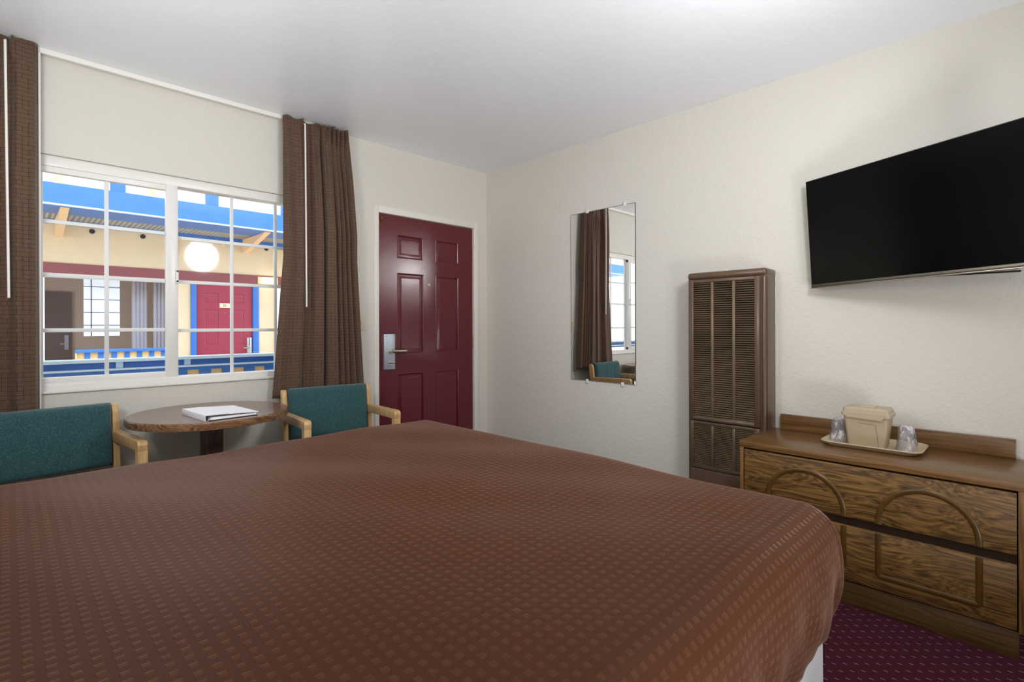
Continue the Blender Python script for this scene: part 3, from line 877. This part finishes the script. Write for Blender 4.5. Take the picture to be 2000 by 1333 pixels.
def cushion(nx, nz, fn, closed_fn):
    bm = bmesh.new()
    F = [[bm.verts.new(fn(i/nx, j/nz, 1)) for i in range(nx+1)] for j in range(nz+1)]
    B = [[bm.verts.new(fn(i/nx, j/nz, -1)) for i in range(nx+1)] for j in range(nz+1)]
    for j in range(nz):
        for i in range(nx):
            bm.faces.new((F[j][i], F[j][i+1], F[j+1][i+1], F[j+1][i]))
            bm.faces.new((B[j][i], B[j+1][i], B[j+1][i+1], B[j][i+1]))
    bmesh.ops.remove_doubles(bm, verts=bm.verts[:], dist=1e-4)
    bmesh.ops.recalc_face_normals(bm, faces=bm.faces[:])
    return bm
def back_fn(u, v, side):
    x = (u-0.5)*(2*CW-0.076)
    z = 0.500+v*0.307
    eu = min(u, 1-u)*(2*CW-0.076); ev = min(v, 1-v)*0.307
    r = 0.030
    def edge(e): return math.sqrt(max(0, 1-(1-min(e/r, 1))**2))
    t = 0.034*edge(eu)*edge(ev)
    yc = 0.196+0.036*(z-0.42)/0.36 - 0.008
    tuft = 0.0
    for q in (0.30, 0.66):
        tuft += 0.006*math.exp(-((u-q-0.02*math.sin(v*4))/0.012)**2)*math.sin(min(1, v*1.05)*PI)**0.5 if v > 0.02 else 0
    bow = -0.012*math.sin(PI*v)
    y = yc - side*t + (tuft if side > 0 else 0) + (bow*math.sin(PI*u) if side > 0 else 0)
    return (x, y, z)
mb = MB(); mb.bm.free(); mb.bm = cushion(90, 40, back_fn, None)
mb.build('backrest', M['teal'], ch, angle=80)
def seat_fn(u, v, side):
    x = (u-0.5)*(2*CW-0.084); y = -0.215+v*0.400
    eu = min(u, 1-u)*(2*CW-0.084); ev = min(v, 1-v)*0.40
    r = 0.035
    def edge(e): return math.sqrt(max(0, 1-(1-min(e/r, 1))**2))
    t = 0.034*edge(eu)*edge(ev)
    return (x, y, 0.412+side*t+(0.012*math.sin(PI*u)*math.sin(PI*v) if side > 0 else 0))
mb = MB(); mb.bm.free(); mb.bm = cushion(40, 40, seat_fn, None)
mb.build('seat', M['teal'], ch, angle=80)
ch2 = ch.copy(); COL.objects.link(ch2)
ch2.location = (0.145, 2.968, 0); ch2.rotation_euler = (0, 0, R(6.5))
ch2['label'] = 'teal upholstered wooden armchair left of the round table'
for c in list(ch.children):
    k = c.copy(); COL.objects.link(k); k.parent = ch2
LOCAL.add(ch2.name)

# ---------------------------------------------------------------- bed
BX0, BX1, BY0, BY1, BZ = -0.36, 1.800, 0.400, 2.540, 0.645
bed = thing('bed', ((BX0+BX1)/2, (BY0+BY1)/2, 0), 'wide bed with white skirt under a brown quilted spread', 'bed')
def soft_box(mb, x0, x1, y0, y1, z0, z1, b): mb.box(x0, x1, y0, y1, z0, z1, b, 4)
m = MB(); soft_box(m, BX0+0.03, BX1-0.045, BY0+0.045, BY1-0.045, 0.36, BZ-0.012, 0.07); m.build('mattress', M['sheet'], bed)
m = MB(); m.box(BX0+0.04, BX1-0.07, BY0+0.07, BY1-0.07, 0.16, 0.36, 0.01); m.build('box_base', M['sheet'], bed)
for (x, y) in ((BX0+0.15, BY0+0.2), (BX0+0.15, BY1-0.2), (BX1-0.25, BY0+0.2), (BX1-0.25, BY1-0.2)):
    m = MB(); m.box(x-0.03, x+0.03, y-0.03, y+0.03, 0.0, 0.16, 0.003); m.build('bed_leg', M['black'], bed)
# skirt: pleated strip around the sides
sk = bmesh.new()
def sk_path():
    pts = []
    x0, x1, y0, y1 = BX0+0.02, BX1-0.057, BY0+0.0425, BY1-0.04
    def seg(a, b):
        L = math.dist(a, b); n = max(2, int(L/0.012))
        for i in range(n): pts.append((a[0]+(b[0]-a[0])*i/n, a[1]+(b[1]-a[1])*i/n))
    seg((x0, y0), (x1, y0)); seg((x1, y0), (x1, y1)); seg((x1, y1), (x0, y1)); pts.append((x0, y1))
    return pts
pp = sk_path()
cx_, cy_ = (BX0+BX1)/2, (BY0+BY1)/2
rows = []
for zi in range(9):
    z = 0.400 - 0.392*zi/8
    row = []
    for i, (x, y) in enumerate(pp):
        a = pp[max(i-1, 0)]; b = pp[min(i+1, len(pp)-1)]
        dx, dy = b[0]-a[0], b[1]-a[1]; L = math.hypot(dx, dy) or 1
        nx_, ny_ = dy/L, -dx/L
        w = (0.004*math.sin(i*0.33)+0.003*math.sin(i*0.13+1+zi*0.25))*(zi/8)
        row.append(sk.verts.new((x+nx_*w, y+ny_*w, z)))
    rows.append(row)
for a, b in zip(rows[:-1], rows[1:]):
    for i in range(len(pp)-1): sk.faces.new((a[i], b[i], b[i+1], a[i+1]))
mb = MB(); mb.bm.free(); mb.bm = sk
o = mb.build('bed_skirt', M['sheet'], bed, angle=60)
md = o.modifiers.new('thick', 'SOLIDIFY'); md.thickness = 0.003; md.offset = -1

# bedspread: draped sheet, a cloth lying on the bed
rr, NR = 0.100, 26
HEM = 0.262
qx0, qx1, qy0, qy1 = BX0+rr, BX1-rr, BY0+rr, BY1-rr
dmax = rr*PI/2 + (BZ-rr-HEM)
bm = bmesh.new(); uvl = bm.loops.layers.uv.new('UVMap')
def wob(u, v):
    return 0.004*math.sin(u*5.1+1.3*math.sin(v*3.1))+0.003*math.sin(v*7.3+u*2.2)+0.002*math.sin(u*13+v*9)
def dome(x, y):
    return 0.0
def pos(q, n, d):
    u, v = q[0]+n[0]*d, q[1]+n[1]*d
    if d <= rr*PI/2:
        a = d/rr; out = rr*math.sin(a); z = BZ-rr*(1-math.cos(a))
        out += 0.008*math.sin(a)**2
    else:
        e = d-rr*PI/2
        q_ = min(1, e/0.285); out = rr+0.008+0.012*math.sin(min(1, e/0.10)*PI/2)-0.050*q_**1.8; z = BZ-rr-e
    drop = max(0.0, min(1, (d-0.06)/0.25))
    s = q[0]*n[1]-q[1]*n[0]
    ang = math.atan2(n[1], n[0])
    out += drop*(0.007*math.sin(s*9+ang*7+d*4)+0.005*math.sin(s*21+ang*13-d*9)+0.003*math.sin(s*47+d*30))
    zz = z+wob(u, v)*(1-drop*0.6)
    return (q[0]+n[0]*out, q[1]+n[1]*out, zz), (u, v)
core = []
NX, NY = 60, 60
V = {}
def addv(p, uv):
    vv = bm.verts.new(p); V[vv] = uv; return vv
grid = [[addv(*pos((qx0+(qx1-qx0)*i/NX, qy0+(qy1-qy0)*j/NY), (0, 0), 0)) for i in range(NX+1)] for j in range(NY+1)]
def face(*vs):
    try: f = bm.faces.new(vs)
    except ValueError: return
    f.smooth = True
    for lp_ in f.loops: lp_[uvl].uv = V[lp_.vert]
for j in range(NY):
    for i in range(NX): face(grid[j][i], grid[j][i+1], grid[j+1][i+1], grid[j+1][i])
# boundary loop: list of (vert on core, q, normal), walking counter-clockwise from the near edge
loop = []
NA = 20
def corner(q, v, a0):
    for k in range(1, NA):
        a = R(a0+90*k/NA); loop.append((v, q, (math.cos(a), math.sin(a))))
for i in range(NX+1): loop.append((grid[0][i], (qx0+(qx1-qx0)*i/NX, qy0), (0, -1)))
corner((qx1, qy0), grid[0][NX], -90)
for j in range(NY+1): loop.append((grid[j][NX], (qx1, qy0+(qy1-qy0)*j/NY), (1, 0)))
corner((qx1, qy1), grid[NY][NX], 0)
for i in range(NX, -1, -1): loop.append((grid[NY][i], (qx0+(qx1-qx0)*i/NX, qy1), (0, 1)))
prev = [e[0] for e in loop]
for k in range(1, NR+1):
    d = dmax*k/NR
    cur = [addv(*pos(q, n, d)) for v, q, n in loop]
    for i in range(len(loop)-1):
        if prev[i] is prev[i+1]: face(prev[i], cur[i], cur[i+1])
        else: face(prev[i], cur[i], cur[i+1], prev[i+1])
    prev = cur
bmesh.ops.recalc_face_normals(bm, faces=bm.faces[:])
me = bpy.data.meshes.new('bedspread'); bm.to_mesh(me); bm.free(); me.materials.append(M['spread'])
sp = bpy.data.objects.new('bedspread', me); COL.objects.link(sp)
tag(sp, 'brown quilted bedspread with small raised squares draped over the bed', 'bedspread')
md = sp.modifiers.new('thick', 'SOLIDIFY'); md.thickness = 0.006; md.offset = -1

# ================================================================ outside
m = MB(); m.box(-4, 7, YW+T, 4.98, -0.25, -0.02)
struct('walkway_floor', m, M['concrete'], 'concrete walkway floor outside the window', 'walkway', )
m = MB(); m.box(-4, XL-0.2, YW, YW+T, -3, 3.0); m.box(XW+0.2, 8, YW, YW+T, -3, 3.0); m.box(-4, 8, YW, YW+T, ZC+0.2, 4.2); m.box(-4, 8, YW, YW+T, -3, -0.25)
struct('wall_outside', m, M['ext_wall'], 'cream outside wall of the near building', 'wall')
m = MB(); m.box(-4, 8, YW+T, 4.55, 2.72, 2.84)
struct('walkway_roof', m, M['soffit'], 'roof over the near walkway', 'roof')
m = MB(); m.box(-12, 16, 4.98, 30, -3.2, -3.0)
struct('courtyard_ground', m, M['courtyard'], 'tan courtyard ground between the two buildings', 'ground')

rl = thing('balcony_railing', (1.0, 4.9, 0), 'blue balcony railing just outside the window', 'railing')
m = MB(); m.box(-3, 6, 4.85, 5.0, 0.918, 0.943, 0.003); m.build('top_rail', M['blue_lit'], rl)
m = MB(); m.box(-3, 6, 4.93, 4.965, 0.868, 0.918); m.build('upper_board', M['blue'], rl)
m = MB(); m.box(-3, 6, 4.845, 4.965, 0.856, 0.870, 0.002); m.build('ledge', M['blue_lit'], rl)
m = MB(); m.box(-3, 6, 4.89, 4.94, 0.828, 0.858); m.build('lower_board', M['blue'], rl)
for k in range(28):
    x = -0.90 + k*0.1745
    m = MB(); m.box(x+0.0405, x+0.122, 4.908, 4.925, 0.08, 0.829); m.build('cream_board', M['cream_board'], rl)
    m = MB(); m.box(x-0.052+0.0, x+0.040, 4.90, 4.93, 0.08, 0.829); m.build('baluster', M['blue'], rl)
m = MB(); m.box(-3, 6, 4.89, 4.94, 0.02, 0.09); m.build('bottom_rail', M['blue'], rl)
for x in (0.61, 1.06):
    m = MB(); m.box(x-0.022, x+0.022, 4.90, 4.935, 0.871, 0.918); m.build('spacer_block', M['blue_lit'], rl)

rf = thing('balcony_railing', (1.15, 8.85, 0), 'short blue slatted railing in front of the far dark window', 'railing')
m = MB(); m.box(0.635, 1.72, 8.80, 8.90, 0.845, 0.885, 0.003); m.build('top_rail', M['blue'], rf)
for k in range(8):
    x = 0.755 + k*0.1425
    m = MB(); m.box(x-0.112, x-0.0305, 8.84, 8.86, 0.06, 0.846); m.build('cream_board', M['cream_board'], rf)
    m = MB(); m.box(x-0.030, x+0.030, 8.83, 8.87, 0.06, 0.846); m.build('baluster', M['blue'], rf)
m = MB(); m.box(0.635, 0.648, 8.82, 8.88, 0.0, 0.846); m.build('end_post', M['beam'], rf)
m = MB(); m.box(0.635, 1.80, 8.82, 8.88, 0.02, 0.07); m.build('bottom_rail', M['blue'], rf)

bl = thing('motel_building', (2.0, 10.2, -3.0), 'cream motel building with blue fascia across the courtyard', 'building')
FY = 10.2
m = MB()
# wall with holes for the far window (x -1.2..2.02, z .60..1.965) and the door (x 2.336..3.253, z -.02..1.95)
fx0, fx1, fz0, fz1 = -1.6, 2.03, 0.55, 1.962
dx0, dx1, dz1 = 2.25, 3.361, 2.0
m.box(-8, fx0, FY, FY+0.15, -3, 3.0)
m.box(fx0, fx1, FY, FY+0.15, -3, fz0); m.box(fx0, fx1, FY, FY+0.15, fz1, 3.0)
m.box(fx1, dx0, FY, FY+0.15, -3, 3.0)
m.box(dx0, dx1, FY, FY+0.15, -3, -0.02); m.box(dx0, dx1, FY, FY+0.15, dz1, 3.0)
m.box(dx1, 14, FY, FY+0.15, -3, 3.0)
m.build('facade', M['stucco'], bl, smooth=False)
m = MB(); m.box(-8, 14, FY-0.02, FY, 1.972, 2.15); m.build('maroon_band', M['maroon_band'], bl)
m = MB(); m.box(-8, 14, 8.98, FY, -0.2, 0.0); m.build('gallery_floor', M['concrete'], bl)
m = MB(); m.box(-8, 14, 9.0, FY, 2.792, 2.812); m.build('soffit', M['soffit'], bl)
m = MB(); m.box(-8, 14, 8.94, 9.0, 2.805, 3.075); m.build('fascia', M['blue'], bl)
m = MB(); m.box(-8, 14, 8.93, 9.01, 2.788, 2.806); m.build('drip_edge', M['blue_lit'], bl)
m = MB(); m.box(-8, 14, 9.0, 9.60, 2.781, 2.7918); m.build('eave_board', M['blue'], bl)
m = MB(); m.box(-8, 14, FY-0.03, FY, 2.725, 2.7915); m.build('wall_top_trim', M['blue'], bl)
for x in (-3.0, 0.545, 1.86, 3.12, 5.2):
    if x == 1.86: continue
    m = MB(); m.prism([(9.012, 2.77), (9.012, 2.7805), (9.6, 2.7805), (FY-0.031, 2.7905), (FY-0.031, 2.54), (FY-0.08, 2.54)], 'x', x-0.045, x+0.045); m.build('outrigger', M['beam'], bl)
m = MB(); m.box(2.02, 2.06, FY-0.03, FY, 2.42, 2.75); m.build('downpipe', M['beam'], bl)
for x, mt_ in ((0.934, 'vent'), (1.578, 'vent'), (2.756, 'plate_cream'), (3.501, 'vent')):
    m = MB(); m.cyl((x, FY-0.012, 2.668), 0.036, 0.012, 'y', 20); m.build('round_vent', M[mt_], bl)
m = MB(); m.box(-8, 14, 9.2, 9.35, 3.06, 6.0); m.build('upper_wall', M['upper_stucco'], bl)
for x, w in ((-1.4, .17), (-0.2, .17), (1.115, .17), (2.30, .175), (3.45, .17)):
    m = MB(); m.box(x-w/2, x+w/2, 9.05, 9.1, 3.10, 3.9); m.build('upper_post', M['blue'], bl)
for x in (0.48, 1.53):
    m = MB(); m.box(x-0.05, x+0.05, 9.06, 9.1, 3.08, 3.9); m.build('upper_picket', M['beam'], bl)
# white edge post at the right
m = MB(); m.box(3.66, 3.80, FY-0.05, FY, 0.0, 1.972); m.build('pilaster', M['upper_stucco'], bl)
# far window: frame, glass and the room behind it
m = MB()
for (a, b, c, d) in ((fx0, fx1, fz1-0.03, fz1), (fx0, fx1, fz0, fz0+0.04), (fx1-0.04, fx1, fz0, fz1), (0.36, 0.39, fz0, fz1)):
    m.box(a, b, FY+0.02, FY+0.08, c, d)
wf = m.build('window', M['muntin'], bl)
m = MB(); m.box(fx0, fx1, FY+0.05, FY+0.055, fz0, fz1); m.build('glass', M['far_pane'], wf, smooth=False)
m = MB()
m.box(fx0-0.2, fx1+0.1, FY+1.6, FY+1.7, 0, 2.6); m.box(fx0-0.3, fx0-0.2, FY+0.15, FY+1.7, 0, 2.6); m.box(fx1+0.1, fx1+0.2, FY+0.15, FY+1.7, 0, 2.6)
m.box(fx0-0.2, fx1+0.1, FY+0.15, FY+1.7, 2.55, 2.6); m.box(fx0-0.2, fx1+0.1, FY+0.15, FY+1.7, -0.05, 0)
m.build('inner_room', M['far_room'], bl, smooth=False)
m = MB(); m.box(0.20, 0.80, FY+1.55, FY+1.6, 0, 1.80); m.build('inner_door', M['far_brown'], bl); 
m = MB(); m.box(0.70, 0.755, FY+1.53, FY+1.55, 0.80, 1.05); m.box(0.64, 0.72, FY+1.51, FY+1.53, 0.89, 0.91); m.build('inner_lock', M['steel'], bl)
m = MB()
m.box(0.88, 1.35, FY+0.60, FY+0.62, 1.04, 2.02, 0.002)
iw = m.build('inner_glow_panel', emit('glowing_far_panel', (0.86, 0.92, 1.0, 1), 0.75), bl)  # added emissive panel; its glow stands for the bright grid in the far glass
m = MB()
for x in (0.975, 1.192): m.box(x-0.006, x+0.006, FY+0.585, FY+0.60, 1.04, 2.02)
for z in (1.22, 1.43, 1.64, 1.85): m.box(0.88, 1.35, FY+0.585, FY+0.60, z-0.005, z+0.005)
m.build('bar', plain('dark_grid_line', rgb(70, 80, 84), 0.5), iw)
for x0, x1 in ((1.50, 1.72), (1.80, 2.02)):
    mb = MB(); n = 24
    pts = [(x0+(x1-x0)*i/n, FY+0.5+0.02*math.sin(i*1.1)) for i in range(n+1)]
    mb.prism(pts+[(x, y+0.01) for x, y in reversed(pts)], 'z', 0.5, 2.1); mb.build('inner_curtain', M['far_curtain'], bl)

d2 = thing('door_2', (2.80, FY, 0), 'crimson numbered door with blue frame across the courtyard', 'door', kind='structure')
pc = 2.795
PAN2 = [(2.47, 2.70, 1.62, 1.79), (2.89, 3.12, 1.62, 1.79), (2.47, 2.70, 0.86, 1.50), (2.89, 3.12, 0.86, 1.50), (2.47, 2.70, 0.16, 0.72), (2.89, 3.12, 0.16, 0.72)]
m = MB(); panel_door(m, 2.336, 3.253, 0.0, 1.95, FY+0.015, 0.045, PAN2); m.build('door_slab', M['far_door'], d2, angle=25)
m = MB(); m.box(2.251, 2.336, FY-0.025, FY+0.10, -0.02, 1.965, 0.003); m.box(3.258, 3.361, FY-0.025, FY+0.10, -0.02, 1.965, 0.003); m.box(2.251, 3.361, FY-0.025, FY+0.10, 1.945, 1.972, 0.003)
m.build('door_frame', M['blue'], d2)
m = MB(); m.box(2.705, 2.875, FY-0.002, FY+0.014, 1.530, 1.612, 0.002); npl = m.build('number_plate', M['plate_cream'], d2)
fc = bpy.data.curves.new('numerals', 'FONT'); fc.body = '31'; fc.size = 0.066; fc.extrude = 0.001; fc.align_x = 'CENTER'; fc.align_y = 'CENTER'
fo = bpy.data.objects.new('numerals', fc); COL.objects.link(fo); fo.parent = npl
fo.location = (2.785, FY-0.0045, 1.571); fo.rotation_euler = (R(90), 0, 0); fc.materials.append(M['ink'])
m = MB(); m.cyl((2.792, FY+0.008, 1.44), 0.011, 0.008, 'y', 12); m.build('peephole', M['nickel'], d2)
m = MB(); m.box(3.155, 3.235, FY-0.010, FY+0.014, 0.700, 0.985, 0.003); l2 = m.build('lock_plate', M['steel'], d2)
m = MB(); m.tube([(3.20, FY-0.012, 0.80), (3.19, FY-0.05, 0.80), (3.08, FY-0.055, 0.80)], 0.012, 10); m.build('lever_handle', M['nickel'], l2)
m = MB(); m.box(3.190, 3.200, FY-0.014, FY-0.009, 0.84, 0.98); m.build('card_slot', M['black'], l2)

wl = thing('wall_lamp', (3.52, FY-0.05, 2.0), 'small lit wall lamp above the right side of the crimson door', 'wall lamp')
m = MB(); m.box(3.40, 3.66, FY-0.11, FY-0.03, 2.015, 2.115, 0.015, 3); m.build('lamp_shade', M['lamp_glow'], wl)
m = MB(); m.box(3.34, 3.70, FY-0.035, FY-0.02, 1.99, 2.13, 0.003); m.build('back_plate', M['beam'], wl)

# ================================================================ light
w = bpy.data.worlds.new('World'); scene.world = w; w.use_nodes = True
bg = w.node_tree.nodes['Background']
bg.inputs[0].default_value = (0.80, 0.90, 1.0, 1); bg.inputs[1].default_value = 3.2
sun = bpy.data.lights.new('sun', 'SUN'); sun.energy = 1.6; sun.angle = R(1.0); sun.color = (1.0, 0.95, 0.86)
so = bpy.data.objects.new('sun', sun); COL.objects.link(so)
so.rotation_euler = Vector((0.22, 0.50, -1.0)).to_track_quat('-Z', 'Y').to_euler()

def area(name, loc, target, size, energy, color=(1, 1, 1), shape='DISK', sy=None):
    l = bpy.data.lights.new(name, 'AREA'); l.shape = shape; l.size = size
    if sy: l.size_y = sy
    l.energy = energy; l.color = color
    o = bpy.data.objects.new(name, l); COL.objects.link(o)
    o.location = loc
    o.rotation_euler = (Vector(target)-Vector(loc)).to_track_quat('-Z', 'Y').to_euler()
    return o
area('photographer_flash', (1.60, 0.10, 2.00), (2.0, 3.0, 1.8), 0.34, 16, (0.98, 0.99, 1.0))
area('fill_uplight', (0.9, -1.3, 0.24), (0.35, -0.6, 2.3), 1.4, 58, (0.98, 0.99, 1.0), 'RECTANGLE', 0.6)  # unseen low fill light, added to brighten ceiling and walls
area('bedside_fill', (-0.32, 1.6, 1.7), (1.7, 2.7, 2.2), 0.6, 15, (0.98, 0.99, 1.0))  # unseen fill light added near the bed head to even out the far corner
scene.cycles.diffuse_bounces = 8
scene.cycles.max_bounces = 14

# ================================================================ camera and view
cam = bpy.data.cameras.new('camera'); cam.sensor_width = 36.0; cam.lens = 18.0
cam.shift_y = (638.3-666.5)/2000.0
cam.clip_start = 0.02
co_ = bpy.data.objects.new('camera', cam); COL.objects.link(co_)
yaw, roll = R(44.57), -0.00242
fwv = Vector((math.sin(yaw), math.cos(yaw), 0)); rv = Vector((math.cos(yaw), -math.sin(yaw), 0)); uv_ = Vector((0, 0, 1))
r2 = rv*math.cos(roll)+uv_*math.sin(roll); u2 = -rv*math.sin(roll)+uv_*math.cos(roll)
mt3 = Matrix((r2, u2, -fwv)).transposed().to_4x4()
mt3.translation = Vector((0, 0, CAM_Z))
co_.matrix_world = mt3
scene.camera = co_
vs = scene.view_settings
vs.view_transform = 'Standard'; vs.look = 'None'; vs.exposure = 0.15; vs.gamma = 1.0; vs.use_curve_mapping = False
